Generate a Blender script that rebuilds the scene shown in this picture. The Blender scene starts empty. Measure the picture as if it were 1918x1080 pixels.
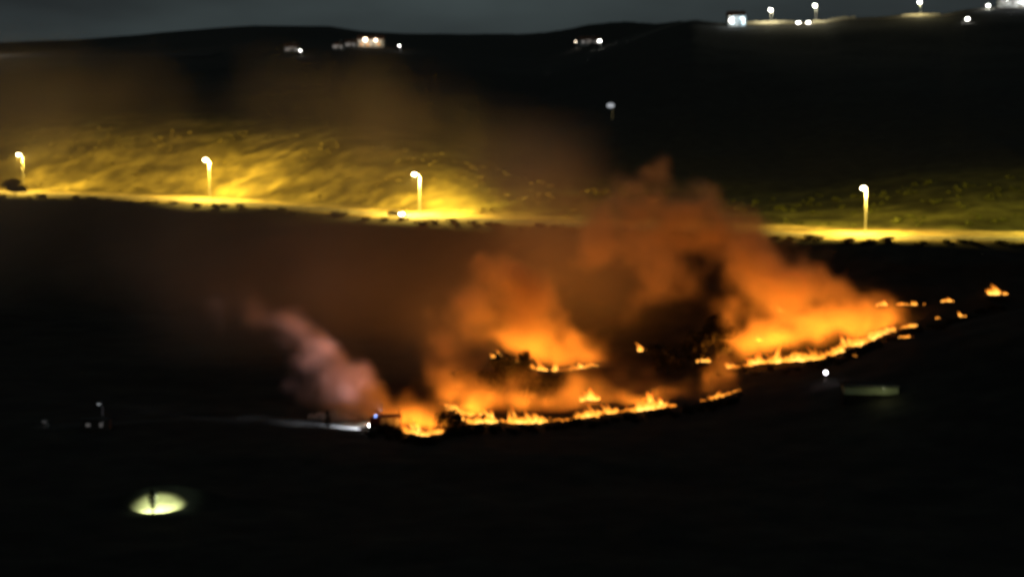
import bpy, math, random
import numpy as np
from mathutils import Vector, Matrix

R = math.radians
sc = bpy.context.scene
col = sc.collection

# ------------------------------------------------------------------ camera, sky, exposure
F, HZ, CX, CY = 3579.0, 70.0, 959.0, 540.0      # focal length in photo pixels, eye level row, image centre
CAMZ = 52.0                                     # camera height above the lit road
PITCH = math.atan((CY - HZ) / F)
cam = bpy.data.objects.new('camera', bpy.data.cameras.new('camera'))
col.objects.link(cam)
cam.location = (0, 0, CAMZ)
cam.rotation_euler = (math.pi / 2 - PITCH, 0, 0)
cam.data.sensor_width = 36
cam.data.lens = 36 * F / 1918
cam.data.clip_start = 0.5
cam.data.clip_end = 12000
cam.data.dof.use_dof = True                     # a phone that missed its focus: everything far is soft
cam.data.dof.focus_distance = 20
cam.data.dof.aperture_fstop = 1.5
sc.camera = cam

world = bpy.data.worlds.new('World')
sc.world = world
world.use_nodes = True
wn, wl = world.node_tree.nodes, world.node_tree.links
wn.clear()
w_out = wn.new('ShaderNodeOutputWorld')
w_bg = wn.new('ShaderNodeBackground')
w_tc = wn.new('ShaderNodeTexCoord')
w_map = wn.new('ShaderNodeMapping')
w_map.inputs['Scale'].default_value = (1.0, 1.0, 3.0)
w_no = wn.new('ShaderNodeTexNoise')
w_no.inputs['Scale'].default_value = 5.0
w_no.inputs['Detail'].default_value = 4.0
w_ra = wn.new('ShaderNodeValToRGB')
w_ra.color_ramp.elements[0].position = 0.33
w_ra.color_ramp.elements[0].color = (0.019, 0.023, 0.024, 1)
w_ra.color_ramp.elements[1].position = 0.72
w_ra.color_ramp.elements[1].color = (0.046, 0.060, 0.061, 1)
wl.new(w_tc.outputs['Generated'], w_map.inputs['Vector'])
wl.new(w_map.outputs['Vector'], w_no.inputs['Vector'])
wl.new(w_no.outputs['Fac'], w_ra.inputs['Fac'])
wl.new(w_ra.outputs['Color'], w_bg.inputs['Color'])
w_bg.inputs['Strength'].default_value = 1.0
wl.new(w_bg.outputs['Background'], w_out.inputs['Surface'])

vs = sc.view_settings
vs.view_transform = 'Standard'
vs.look = 'None'
vs.exposure = 0.0
vs.gamma = 1.0
vs.use_curve_mapping = False

cy = sc.cycles
cy.use_denoising = True
cy.use_adaptive_sampling = True
cy.adaptive_threshold = 0.02
cy.max_bounces = 4
cy.diffuse_bounces = 1
cy.glossy_bounces = 1
cy.transmission_bounces = 2
cy.transparent_max_bounces = 24
cy.volume_bounces = 2
cy.volume_step_rate = 2.0
cy.volume_max_steps = 300
cy.sample_clamp_indirect = 4.0
cy.use_light_tree = True

rng = random.Random(7)
nrg = np.random.default_rng(11)

# ------------------------------------------------------------------ helpers: noise, terrain, rays
_lat2 = nrg.random((128, 128)).astype(np.float32)


def noise2(x, y):
    x = np.asarray(x, np.float64); y = np.asarray(y, np.float64)
    xi = np.floor(x).astype(np.int64); yi = np.floor(y).astype(np.int64)
    fx = x - xi; fy = y - yi
    fx = fx * fx * (3 - 2 * fx); fy = fy * fy * (3 - 2 * fy)
    x0, x1, y0, y1 = xi & 127, (xi + 1) & 127, yi & 127, (yi + 1) & 127
    a = _lat2[x0, y0] * (1 - fx) + _lat2[x1, y0] * fx
    b = _lat2[x0, y1] * (1 - fx) + _lat2[x1, y1] * fx
    return a * (1 - fy) + b * fy - 0.5


_lat3 = nrg.random((64, 64, 64)).astype(np.float32)


def noise3(x, y, z):
    out = []
    for v in (x, y, z):
        i = np.floor(v).astype(np.int32)
        f = (v - i).astype(np.float32)
        out.append((i & 63, (i + 1) & 63, f * f * (3 - 2 * f)))
    (x0, x1, fx), (y0, y1, fy), (z0, z1, fz) = out
    L = _lat3
    c00 = L[x0, y0, z0] * (1 - fx) + L[x1, y0, z0] * fx
    c10 = L[x0, y1, z0] * (1 - fx) + L[x1, y1, z0] * fx
    c01 = L[x0, y0, z1] * (1 - fx) + L[x1, y0, z1] * fx
    c11 = L[x0, y1, z1] * (1 - fx) + L[x1, y1, z1] * fx
    return (c00 * (1 - fy) + c10 * fy) * (1 - fz) + (c01 * (1 - fy) + c11 * fy) * fz


def fbm3(x, y, z, octaves=4):
    s, a, t = 0, 0.5, 0
    for k in range(octaves):
        s = s + a * noise3(x + 17.3 * k, y + 5.1 * k, z + 9.7 * k)
        t += a
        x, y, z, a = x * 2.03, y * 2.03, z * 2.03, a * 0.55
    return s / t


def smooth(v):
    v = np.clip(v, 0, 1)
    return v * v * (3 - 2 * v)


# road centre line: y as a function of x, 6 m in front of the row of lamps
_rx = np.arange(-900, 901, 5.0)
_ry = np.interp(_rx, [-900, -400, -166, -98, -27, 33, 93, 160, 400, 900], [860, 735, 648, 618, 562, 531, 506, 499, 497, 497]) - 6
_k = np.exp(-np.linspace(-2, 2, 9) ** 2); _k /= _k.sum()
_ry = np.convolve(np.pad(_ry, 4, mode='edge'), _k, mode='valid')


def yr(x):
    return np.interp(x, _rx, _ry)


CREST_PX = [-900, -300, 0, 150, 300, 420, 480, 620, 680, 760, 960, 1020, 1100, 1200, 1300, 1350, 1400, 1540, 1570, 1640, 1700, 1760, 1800, 1850, 1918, 2400, 2900]
CREST_PY = [84, 86, 82, 76, 62, 50, 46, 47, 56, 60, 62, 60, 47, 40, 37, 45, 46, 45, 38, 36, 31, 30, 22, 17, 14, 5, 5]
SPUR_X = [0, 25, 44, 65, 84, 108, 140, 200, 400]
SPUR_A = [0, 0.4, 2.0, 6.6, 12.6, 18.5, 23, 28, 30]
BANK_X = [-400, -60, -20, 15, 60, 95, 125, 160, 400]
BANK_H = [24, 22, 16, 6, 3, 4, 9, 12, 16]


def H(x, y):
    x = np.asarray(x, np.float64); y = np.asarray(y, np.float64)
    s = y - yr(x)
    w = np.clip((-s - 7) / 80, 0, 1)
    south = -24 * (0.5 * w + 0.5 * smooth(w))
    near = np.maximum(0, s - 22)
    bank = np.interp(x, BANK_X, BANK_H) * (1 - (1 - np.clip(near / 80, 0, 1)) ** 2)
    t = x / np.maximum(y + 0.001, 60)
    px = CX + F * t
    dc = 1900 - 700 * smooth((px - 900) / 400)
    zc = CAMZ + (HZ - np.interp(px, CREST_PX, CREST_PY)) / F * dc
    y1 = yr(x) + 80
    q = np.clip((y - y1) / np.maximum(dc - y1, 50), 0, 1)
    z1 = np.interp(x, BANK_X, BANK_H)
    far = (zc - z1) * q - np.maximum(0, y - dc) * 0.06
    z = south + np.where(s > 0, bank + far, 0)
    # a spur of the near hill on the right
    yc = 402.0
    sp = np.where(y < yc, np.exp(-((y - yc) / 62) ** 2), np.exp(-((y - yc) / 21) ** 2))
    z = z + np.interp(x, SPUR_X, SPUR_A) * sp
    # small earth bank behind the light patch in the foreground
    z = z + 3.0 * np.exp(-((x + 57) / 9) ** 2 - ((y - 310.5) / 3.6) ** 2)
    # the hillside the camera stands on
    hill = 50.2 - 0.37 * np.maximum(y, 0)
    z = np.where(y < 260, np.maximum(z, hill), z)
    off = smooth((np.abs(s) - 9) / 14)
    z = z + off * (np.where(s > 0, 0.6, 1.3) * noise2(x / 23, y / 23) + np.where(s > 0, 0.10, 0.5) * noise2(x / 6, y / 6))
    z = z + smooth((y - 640) / 300) * (3.5 * noise2(x / 90, y / 140))
    return z


def ray(px, py):
    v = (CY - py) / F
    f = Vector((0, math.cos(PITCH), -math.sin(PITCH))); u = Vector((0, math.sin(PITCH), math.cos(PITCH)))
    d = f + Vector(((px - CX) / F, 0, 0)) + u * v
    return d / d.y


def at(px, py, depth):
    return Vector((0, 0, CAMZ)) + ray(px, py) * depth


def hit(px, py, lo=230, hi=2600):
    """where the line of sight of a photo pixel meets the terrain"""
    d = ray(px, py)
    ys = np.arange(lo, hi, 0.5)
    below = (CAMZ + d.z * ys) - H(d.x * ys, ys) < 0
    k = int(np.argmax(below)) if below.any() else -1
    y = ys[k]
    return Vector((d.x * y, y, float(H(d.x * y, y))))


def ground(x, y):
    return Vector((x, y, float(H(x, y))))


# ------------------------------------------------------------------ helpers: materials
def material(name, base=(0.1, 0.1, 0.1), rough=0.8, noise=None, metallic=0.0, attr=None, emit=None, strength=0.0):
    m = bpy.data.materials.new(name)
    m.use_nodes = True
    n, l = m.node_tree.nodes, m.node_tree.links
    b = n['Principled BSDF']
    b.inputs['Base Color'].default_value = (*base, 1)
    b.inputs['Roughness'].default_value = rough
    b.inputs['Metallic'].default_value = metallic
    b.inputs['Specular IOR Level'].default_value = 0.25
    if noise:
        sca, amt = noise
        tc = n.new('ShaderNodeTexCoord')
        no = n.new('ShaderNodeTexNoise')
        no.inputs['Scale'].default_value = sca
        no.inputs['Detail'].default_value = 5
        ra = n.new('ShaderNodeMapRange')
        ra.inputs['From Min'].default_value = 0.3
        ra.inputs['From Max'].default_value = 0.7
        ra.inputs['To Min'].default_value = 1 - amt
        ra.inputs['To Max'].default_value = 1 + amt
        mx = n.new('ShaderNodeMix')
        mx.data_type = 'RGBA'
        mx.blend_type = 'MULTIPLY'
        mx.inputs[0].default_value = 1.0
        l.new(tc.outputs['Object'], no.inputs['Vector'])
        l.new(no.outputs['Fac'], ra.inputs['Value'])
        l.new(ra.outputs['Result'], mx.inputs[7])
        if attr:
            at_ = n.new('ShaderNodeAttribute')
            at_.attribute_name = attr
            l.new(at_.outputs['Color'], mx.inputs[6])
        else:
            mx.inputs[6].default_value = (*base, 1)
        l.new(mx.outputs[2], b.inputs['Base Color'])
    if emit:
        b.inputs['Emission Color'].default_value = (*emit, 1)
        b.inputs['Emission Strength'].default_value = strength
    return m


def lamp_material(name, color, strength):
    m = bpy.data.materials.new(name)
    m.use_nodes = True
    n, l = m.node_tree.nodes, m.node_tree.links
    n.clear()
    o = n.new('ShaderNodeOutputMaterial')
    e = n.new('ShaderNodeEmission')
    e.inputs['Color'].default_value = (*color, 1)
    e.inputs['Strength'].default_value = strength
    l.new(e.outputs['Emission'], o.inputs['Surface'])
    m.cycles.emission_sampling = 'NONE'
    return m


def flame_material():
    m = bpy.data.materials.new('flame')
    m.use_nodes = True
    n, l = m.node_tree.nodes, m.node_tree.links
    n.clear()
    o = n.new('ShaderNodeOutputMaterial')
    e = n.new('ShaderNodeEmission')
    a = n.new('ShaderNodeAttribute')
    a.attribute_name = 'flame_heat'
    r = n.new('ShaderNodeValToRGB')
    els = r.color_ramp.elements
    els[0].position = 0.0
    els[0].color = (0.30, 0.080, 0.006, 1)
    els[1].position = 1.0
    els[1].color = (1.0, 0.55, 0.14, 1)
    k = els.new(0.35); k.color = (0.42, 0.115, 0.009, 1)
    k = els.new(0.68); k.color = (0.80, 0.31, 0.04, 1)
    e.inputs['Strength'].default_value = FLAME
    l.new(a.outputs['Fac'], r.inputs['Fac'])
    l.new(r.outputs['Color'], e.inputs['Color'])
    tr = n.new('ShaderNodeBsdfTransparent')      # flames thin out towards their tips
    mr = n.new('ShaderNodeMapRange')
    mr.inputs['From Min'].default_value = 0.02
    mr.inputs['From Max'].default_value = 0.75
    mr.inputs['To Max'].default_value = 0.9
    mx = n.new('ShaderNodeMixShader')
    l.new(a.outputs['Fac'], mr.inputs['Value'])
    l.new(mr.outputs['Result'], mx.inputs['Fac'])
    l.new(tr.outputs['BSDF'], mx.inputs[1])
    l.new(e.outputs['Emission'], mx.inputs[2])
    l.new(mx.outputs['Shader'], o.inputs['Surface'])
    m.cycles.emission_sampling = 'NONE'
    return m


FLAME = 4.0
M = dict(
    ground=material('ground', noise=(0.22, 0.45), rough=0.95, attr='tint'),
    asphalt=material('asphalt', (0.16, 0.14, 0.11), 0.85, noise=(0.6, 0.25)),
    paint=material('road_paint', (0.75, 0.75, 0.70), 0.6, noise=(2.0, 0.15)),
    pole=material('galvanised_pole', (0.62, 0.62, 0.60), 0.5, noise=(3.0, 0.12)),
    housing=material('lamp_housing', (0.30, 0.30, 0.30), 0.5, noise=(5.0, 0.1)),
    bark=material('bark', (0.035, 0.026, 0.018), 0.9, noise=(4.0, 0.4)),
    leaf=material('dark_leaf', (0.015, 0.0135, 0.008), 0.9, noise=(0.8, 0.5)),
    scrub=material('dry_scrub', (0.25, 0.20, 0.060), 0.9, noise=(0.5, 0.45)),
    scrub_green=material('green_scrub', (0.085, 0.095, 0.025), 0.9, noise=(0.5, 0.45)),
    track=material('dirt_track', (0.36, 0.33, 0.29), 0.95, noise=(0.7, 0.3)),
    dark_track=material('dark_track', (0.035, 0.033, 0.03), 0.95, noise=(0.7, 0.3)),
    char=material('charred_ground', (0.018, 0.015, 0.013), 0.95, noise=(0.8, 0.4)),
    wall=material('pale_render', (0.62, 0.62, 0.60), 0.9, noise=(0.5, 0.15)),
    wall_green=material('pale_green_sheet', (0.44, 0.47, 0.30), 0.9, noise=(0.6, 0.2)),
    pale_stone=material('pale_stone', (0.55, 0.52, 0.42), 0.9, noise=(0.4, 0.25)),
    roof=material('roof_tile', (0.22, 0.10, 0.06), 0.85, noise=(1.0, 0.25)),
    sheet=material('roof_sheet', (0.25, 0.26, 0.26), 0.6, noise=(0.8, 0.2), metallic=0.2),
    door=material('door_paint', (0.10, 0.08, 0.06), 0.6, noise=(2.0, 0.2)),
    frame=material('window_frame', (0.5, 0.5, 0.5), 0.5, noise=(3.0, 0.1)),
    car_dark=material('dark_car_paint', (0.030, 0.030, 0.035), 0.35, noise=(2.0, 0.1)),
    car_white=material('white_car_paint', (0.70, 0.70, 0.70), 0.4, noise=(2.0, 0.08)),
    car_red=material('red_engine_paint', (0.045, 0.010, 0.009), 0.6, noise=(2.0, 0.08)),
    glass=material('dark_glass', (0.02, 0.022, 0.025), 0.15, noise=(1.0, 0.1)),
    tyre=material('tyre', (0.02, 0.02, 0.02), 0.9, noise=(3.0, 0.2)),
    rim=material('wheel_rim', (0.35, 0.35, 0.36), 0.4, noise=(3.0, 0.1), metallic=0.6),
    flame=flame_material(),
    sodium=lamp_material('sodium_lens', (1.0, 0.80, 0.45), 45),
    white_lens=lamp_material('white_lens', (1.0, 0.98, 0.90), 14),
    violet_lens=lamp_material('cool_lens', (0.93, 0.90, 1.0), 14),
    dim_lens=lamp_material('dim_lens', (0.8, 0.85, 0.9), 0.45),
    warm_lens=lamp_material('warm_lens', (1.0, 0.80, 0.58), 9),
    lit_cool=lamp_material('lit_window_cool', (0.80, 0.95, 1.0), 3.0),
    lit_warm=lamp_material('lit_window_warm', (1.0, 0.82, 0.55), 6.0),
    lit_orange=lamp_material('lit_window_orange', (1.0, 0.45, 0.12), 1.2),
    lit_dim=lamp_material('lit_window_dim', (0.9, 0.82, 0.75), 0.35),
    lit_faint=lamp_material('lit_window_faint', (0.9, 0.82, 0.78), 0.09),
    beacon=lamp_material('blue_beacon', (0.25, 0.40, 1.0), 3),
    headlight=lamp_material('headlight', (1.0, 0.96, 0.90), 40),
)


# ------------------------------------------------------------------ helpers: meshes
class MB:
    def __init__(self):
        self.v, self.f = [], []

    def box(self, c, s, rz=0.0, taper=1.0):
        b = len(self.v)
        for dz in (-1, 1):
            k = taper if dz > 0 else 1.0
            for dx, dy in ((-1, -1), (1, -1), (1, 1), (-1, 1)):
                x, y = dx * s[0] / 2 * k, dy * s[1] / 2 * k
                self.v.append((c[0] + x * math.cos(rz) - y * math.sin(rz), c[1] + x * math.sin(rz) + y * math.cos(rz), c[2] + dz * s[2] / 2))
        self.f += [tuple(b + i for i in q) for q in ((3, 2, 1, 0), (4, 5, 6, 7), (0, 1, 5, 4), (1, 2, 6, 5), (2, 3, 7, 6), (3, 0, 4, 7))]
        return self

    def prism(self, prof, y0, y1):
        """an outline in x,z pushed from y0 to y1"""
        b, n = len(self.v), len(prof)
        self.v += [(x, y0, z) for x, z in prof] + [(x, y1, z) for x, z in prof]
        self.f += [tuple(b + i for i in range(n)), tuple(b + n + i for i in reversed(range(n)))]
        self.f += [(b + i, b + n + i, b + n + (i + 1) % n, b + (i + 1) % n) for i in range(n)]
        return self

    def tube(self, pts, rad, seg=6, cap=True):
        b = len(self.v)
        pts = [Vector(p) for p in pts]
        for i, p in enumerate(pts):
            d = (pts[min(i + 1, len(pts) - 1)] - pts[max(i - 1, 0)]).normalized()
            a = d.orthogonal().normalized() if abs(d.z) < 0.95 else d.cross(Vector((0, 1, 0))).normalized()
            c = d.cross(a)
            r = rad[i] if isinstance(rad, (list, tuple)) else rad
            for k in range(seg):
                q = 2 * math.pi * k / seg
                self.v.append(tuple(p + a * (r * math.cos(q)) + c * (r * math.sin(q))))
        for i in range(len(pts) - 1):
            for k in range(seg):
                self.f.append((b + i * seg + k, b + i * seg + (k + 1) % seg, b + (i + 1) * seg + (k + 1) % seg, b + (i + 1) * seg + k))
        if cap:
            self.f.append(tuple(b + k for k in reversed(range(seg))))
            self.f.append(tuple(b + (len(pts) - 1) * seg + k for k in range(seg)))
        return self

    def ball(self, c, r, seg=10, rings=6, squash=1.0):
        b = len(self.v)
        for i in range(rings + 1):
            a = math.pi * i / rings
            for k in range(seg):
                q = 2 * math.pi * k / seg
                self.v.append((c[0] + r * math.sin(a) * math.cos(q), c[1] + r * math.sin(a) * math.sin(q), c[2] + r * squash * math.cos(a)))
        for i in range(rings):
            for k in range(seg):
                self.f.append((b + i * seg + k, b + (i + 1) * seg + k, b + (i + 1) * seg + (k + 1) % seg, b + i * seg + (k + 1) % seg))
        return self

    def mesh(self, name, mat, smoothed=False):
        me = bpy.data.meshes.new(name)
        me.from_pydata(self.v, [], self.f)
        me.materials.append(mat)
        if smoothed:
            me.polygons.foreach_set('use_smooth', [True] * len(me.polygons))
        me.update()
        return me

    def build(self, name, mat, parent=None, smoothed=False, loc=None):
        return link(name, self.mesh(name, mat, smoothed), parent, loc)


def link(name, data, parent=None, loc=None):
    o = bpy.data.objects.new(name, data)
    col.objects.link(o)
    if parent is not None:
        o.parent = parent
    if loc is not None:
        o.location = loc
    return o


def tag(o, label=None, cat=None, group=None, kind=None):
    for k, v in (('label', label), ('category', cat), ('group', group), ('kind', kind)):
        if v:
            o[k] = v
    return o


def thing(name, label, cat, loc, rz=0.0, group=None):
    o = link(name, None, None, loc)
    o.rotation_euler.z = rz
    o.empty_display_size = 0.2
    return tag(o, label, cat, group)


def copy_tree(o, parent=None):
    c = o.copy()
    col.objects.link(c)
    c.parent = parent
    for ch in list(o.children):
        copy_tree(ch, c)
    return c


def light(parent, loc, energy, color, radius=0.3, kind='POINT', name='light', **kw):
    d = bpy.data.lights.new(name, kind)
    d.energy = energy
    d.color = color
    d.shadow_soft_size = radius
    for k, v in kw.items():
        setattr(d, k, v)
    o = bpy.data.objects.new(name, d)
    col.objects.link(o)
    o.parent = parent
    o.location = loc
    return o


# ------------------------------------------------------------------ the setting: terrain, road, tracks
def build_terrain():
    rows = np.concatenate([np.arange(-60, 200, 8.0), np.arange(200, 440, 2.0), np.arange(440, 720, 1.3), np.arange(720, 2000, 12.0), np.geomspace(2000, 9000, 24)])
    cols = np.linspace(-0.46, 0.46, 430)
    Y = np.repeat(rows[:, None], len(cols), 1)
    X = cols[None, :] * (Y + 90)
    Z = H(X, Y)
    n = X.size
    me = bpy.data.meshes.new('ground')
    me.vertices.add(n)
    me.vertices.foreach_set('co', np.stack([X, Y, Z], -1).astype(np.float32).ravel())
    nr, nc = X.shape
    i = (np.arange(nr - 1)[:, None] * nc + np.arange(nc - 1)[None, :]).ravel()
    q = np.stack([i, i + 1, i + nc + 1, i + nc], -1)
    me.loops.add(q.size)
    me.loops.foreach_set('vertex_index', q.ravel().astype(np.int32))
    me.polygons.add(len(q))
    me.polygons.foreach_set('loop_start', (np.arange(len(q)) * 4).astype(np.int32))
    me.update(calc_edges=True)
    me.polygons.foreach_set('use_smooth', [True] * len(q))
    # what grows where: dry grass on the cutting, dark scrub in the valley and on the far hill, gravel verges
    s = Y - yr(X)
    c = np.zeros((*X.shape, 4)); c[..., 3] = 1
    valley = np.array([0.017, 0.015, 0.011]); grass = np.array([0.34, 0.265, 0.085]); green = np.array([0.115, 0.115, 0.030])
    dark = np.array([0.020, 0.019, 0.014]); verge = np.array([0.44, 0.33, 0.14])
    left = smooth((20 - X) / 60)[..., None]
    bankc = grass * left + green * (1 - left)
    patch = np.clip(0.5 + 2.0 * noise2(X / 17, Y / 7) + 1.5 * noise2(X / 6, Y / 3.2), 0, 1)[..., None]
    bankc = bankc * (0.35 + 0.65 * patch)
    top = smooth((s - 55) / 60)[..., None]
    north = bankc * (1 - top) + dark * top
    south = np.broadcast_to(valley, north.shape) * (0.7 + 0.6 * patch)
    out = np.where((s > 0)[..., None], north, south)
    wide = np.interp(X, [-200, -60, -20, 40, 110, 160], [0.3, 0.5, 1, 1, 1, 0.5])  # pale gravel widened past the verge so the lamplit band looks broader
    vg = np.where(s > 0, smooth((s - 3) / 2) * smooth((9 + 17 * wide - s) / 7), 0.6 * np.exp(-((-s - 6) / 2.5) ** 4))[..., None]
    out = out * (1 - vg) + verge * (0.5 + 0.7 * patch) * vg
    # ground paled under the garden lamp, its light pool helped along in the colour
    gp = np.exp(-(((X + 57) / 5.0) ** 4 + ((Y - 305.5) / 5) ** 4))[..., None]
    out = out * (1 - gp) + np.array([0.24, 0.25, 0.15]) * gp
    c[..., :3] = out
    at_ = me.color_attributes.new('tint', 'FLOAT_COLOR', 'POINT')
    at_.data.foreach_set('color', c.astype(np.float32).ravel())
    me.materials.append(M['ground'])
    return tag(link('ground', me), kind='structure')


def strip(name, pts, mat, lift, parent=None, kind='structure'):
    """a ribbon of quads over the ground; pts = (x, y, half width) or a pair of edge points"""
    v, f = [], []
    for (xa, ya), (xb, yb) in pts:
        for x, y in ((xa, ya), (xb, yb)):
            v.append((x, y, float(H(x, y)) + lift))
    for k in range(len(pts) - 1):
        f.append((2 * k, 2 * k + 1, 2 * k + 3, 2 * k + 2))
    me = bpy.data.meshes.new(name)
    me.from_pydata(v, [], f)
    me.materials.append(mat)
    o = link(name, me, parent)
    if kind:
        tag(o, kind=kind)
    return o


def road_pts(x0, x1, a, b, step=4.0):
    out = []
    x = x0
    while x <= x1 + 1e-6:
        e = 1.0
        n = Vector((-(float(yr(x + e)) - float(yr(x - e))) / (2 * e), 1)).normalized()
        p = Vector((x, float(yr(x))))
        pa, pb = p + n * a, p + n * b
        out.append(((pa.x, pa.y), (pb.x, pb.y)))
        x += step
    return out


terrain = build_terrain()
road = strip('road', road_pts(-330, 230, -4.0, 4.0), M['asphalt'], 0.03)
strip('edge_line', road_pts(-330, 230, 3.45, 3.6), M['paint'], 0.036, road, None)
strip('edge_line', road_pts(-330, 230, -3.6, -3.45), M['paint'], 0.036, road, None)
for k in range(60):
    x = -320 + k * 9
    strip('lane_dash', road_pts(x, x + 3, -0.07, 0.07, 1.5), M['paint'], 0.036, road, None)

tp = [hit(px, py) for px, py in ((60, 800), (150, 797), (260, 790), (350, 785), (450, 784), (560, 790), (640, 798), (700, 801), (760, 806))]
tpts = []
for a, b in zip(tp, tp[1:]):
    for k in range(8):
        p = a.lerp(b, k / 8)
        tpts.append(((p.x, p.y - 2.6), (p.x, p.y + 2.6)))
strip('dirt_track', tpts, M['dark_track'], 0.09)

# road along the crest of the far right hill, seen as a pale strip under its lamps
cpts = []
for px in range(1180, 1960, 20):
    d = 1186.0
    x = (px - CX) / F * d
    cpts.append(((x, d - 7), (x, d + 3)))
crest_road = strip('hilltop_road', cpts, M['asphalt'], 0.25)


def low_wall(label, p0, p1, d, h):
    t = thing('low_wall', label, 'wall', ground((0.5 * (p0 + p1) - CX) / F * d, d))
    x0, x1 = (p0 - CX) / F * d, (p1 - CX) / F * d
    n = int((x1 - x0) / 2.4)
    for k in range(n):
        x = x0 + (k + 0.5) * (x1 - x0) / n
        z = float(H(x, d))
        hh = h * (0.85 + 0.3 * rng.random())
        MB().box((x - t.location.x, 0, z + hh / 2 - 0.4 - t.location.z), ((x1 - x0) / n - 0.05, 0.5, hh + 0.8)).build('wall_block', M['pale_stone'], t)
    MB().box((0, 0.6, -0.2), (x1 - x0, 0.5, 0.3)).build('footing', M['char'], t)
    return t


low_wall('pale low wall lit under the two left hilltop lamps', 1392, 1482, 1189, 1.6)
low_wall('pale low wall right of the paired headlights on the hilltop', 1516, 1596, 1189, 1.5)
low_wall('dim pale low wall under the cool white hilltop lamp', 1682, 1752, 1189, 1.0)
fpts = []
for px in range(-260, 420, 20):
    p = hit(px, 108 - 0.01 * px)
    fpts.append(((p.x, p.y - 22), (p.x, p.y + 22)))
strip('far_road', fpts, M['dark_track'], 0.4)


# ------------------------------------------------------------------ street lamps
def street_lamp(label, head_px, head_py, base, rz, lens, energy, color, group, head_r=0.42, height=None, lrad=0.25, arm=1.7, tilt=None):
    t = thing('street_lamp', label, 'street lamp', base, rz, group)
    h = height
    MB().tube([(0, 0, 0), (0, 0, 0.5)], [0.22, 0.20], 8).build('base_plate', M['pole'], t)
    MB().tube([(0, 0, 0.5), (0, 0, h * 0.5), (0, 0, h - 0.6), (-0.25, 0, h - 0.12), (-0.7, 0, h + 0.1), (-arm, 0, h + 0.25)], [0.17, 0.14, 0.10, 0.09, 0.08, 0.07], 8).build('pole', M['pole'], t)
    hd = MB().box((-arm - 0.25, 0, h + 0.32), (1.3, 0.55, 0.22), 0, 0.8).build('lamp_head', M['housing'], t)
    MB().ball((-arm - 0.3, 0, h + 0.08), head_r, 12, 8, 0.62).build('lens', lens, hd, True)
    if energy:
        if tilt is None:
            light(t, (-arm - 0.3, 0, h - 0.30 - head_r * 0.5), energy, color, lrad, name='lamp_light')
        else:
            lo = light(t, (-arm - 0.3, 0, h - 0.30 - head_r * 0.5), energy, color, lrad, 'SPOT', name='lamp_light', spot_size=R(180), spot_blend=0.12)
            lo.rotation_euler = (R(tilt), 0, math.atan(float(yr(base[0] + 12) - yr(base[0] - 12)) / 24) - rz)
    return t


SODIUM = (1.0, 0.68, 0.10)
for i, (px, py, hpx, hpy, lab) in enumerate([
        (43, 357, 36, 290, 'tall lit street lamp above the round dark roadside tree'),
        (392, 372, 386, 300, 'tall lit street lamp on the brightest stretch of grassy cutting'),
        (786, 403, 777, 327, 'tall lit street lamp beside the dark car on the road'),
        (1624, 437, 1622, 353, 'tall lit street lamp standing alone on the roadside right of the big smoke plume')]):
    tx = (px - CX) / F
    yy = float(np.interp(tx, [(q / (float(yr(q)) + 6)) for q in _rx], yr(_rx) + 6))
    x = tx * yy
    b = ground(x, yy)
    top = at(hpx, hpy, yy)
    street_lamp(lab, hpx, hpy, b, R(12), M['sodium'], (90000, 150000, 170000, 100000)[i], SODIUM, 'street lamps along the lit road', 0.75, top.z - b.z, arm=(1.0, 0.9, 1.2, 0.5)[i], tilt=36)
b = ground(150, float(yr(150)) + 6)
street_lamp('next street lamp of the roadside row beyond the right edge', 0, 0, b, R(12), M['sodium'], 45000, (1.0, 0.82, 0.14), 'street lamps along the lit road', 0.62, 12, tilt=36)

for px, py, by, lens, en, colr, hr, lab, D in [
        (1445, 19, 44, 'white_lens', 10000, (1.0, 0.90, 0.55), 1.15, 'white hilltop lamp nearest the floodlit house', 1183),
        (1528, 11, 38, 'white_lens', 10000, (1.0, 0.90, 0.55), 1.15, 'white hilltop lamp above the pair of bright headlights', 1183),
        (1724, 4, 31, 'violet_lens', 9000, (1.0, 0.86, 0.40), 1.1, 'cool white hilltop lamp cut by the top edge', 1183),
        (1853, 11, 20, 'white_lens', 1500, (0.9, 1.0, 0.95), 1.0, 'white hilltop lamp beside the bright warehouse', 1183),
        (1804, 38, 52, 'white_lens', 200, (1.0, 0.95, 0.85), 1.1, 'white lamp on the dark slope just below the hilltop', 1100),
        (1147, 198, 224, 'dim_lens', 0, (1, 1, 1), 1.7, 'dim grey lamp alone on the dark middle slope', 0),
        (565, 95, 106, 'white_lens', 250, (1.0, 0.95, 0.9), 0.65, 'small white lamp left of the lit farmhouse', 0),
        (750, 86, 97, 'white_lens', 250, (1.0, 0.95, 0.95), 0.65, 'small white lamp right of the lit farmhouse', 0),
        (1080, 78, 90, 'warm_lens', 250, (1.0, 0.9, 0.8), 0.55, 'fainter of two small lamps under the hill saddle', 0),
        (1125, 77, 91, 'white_lens', 120, (1.0, 0.95, 0.85), 1.1, 'brighter of two small lamps under the hill saddle', 0)]:
    if D:
        b0 = at(px, by, D)
        b = ground(b0.x, D)
    else:
        b = hit(px, by)
    top = at(px, py, b.y)
    street_lamp(lab, px, py, b, R(170) if px == 1804 else R(10), M[lens], en, colr, None, hr, max(2.0, top.z - b.z), 0.4, arm=0.5 if px != 1804 else 2.0)
# a lamp just outside the left edge lights the far road
b = hit(-45, 106)
street_lamp('far road lamp just beyond the left edge', 0, 0, b, 0, M['warm_lens'], 60000, (1.0, 0.85, 0.65), None, 1.2, 12)


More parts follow.
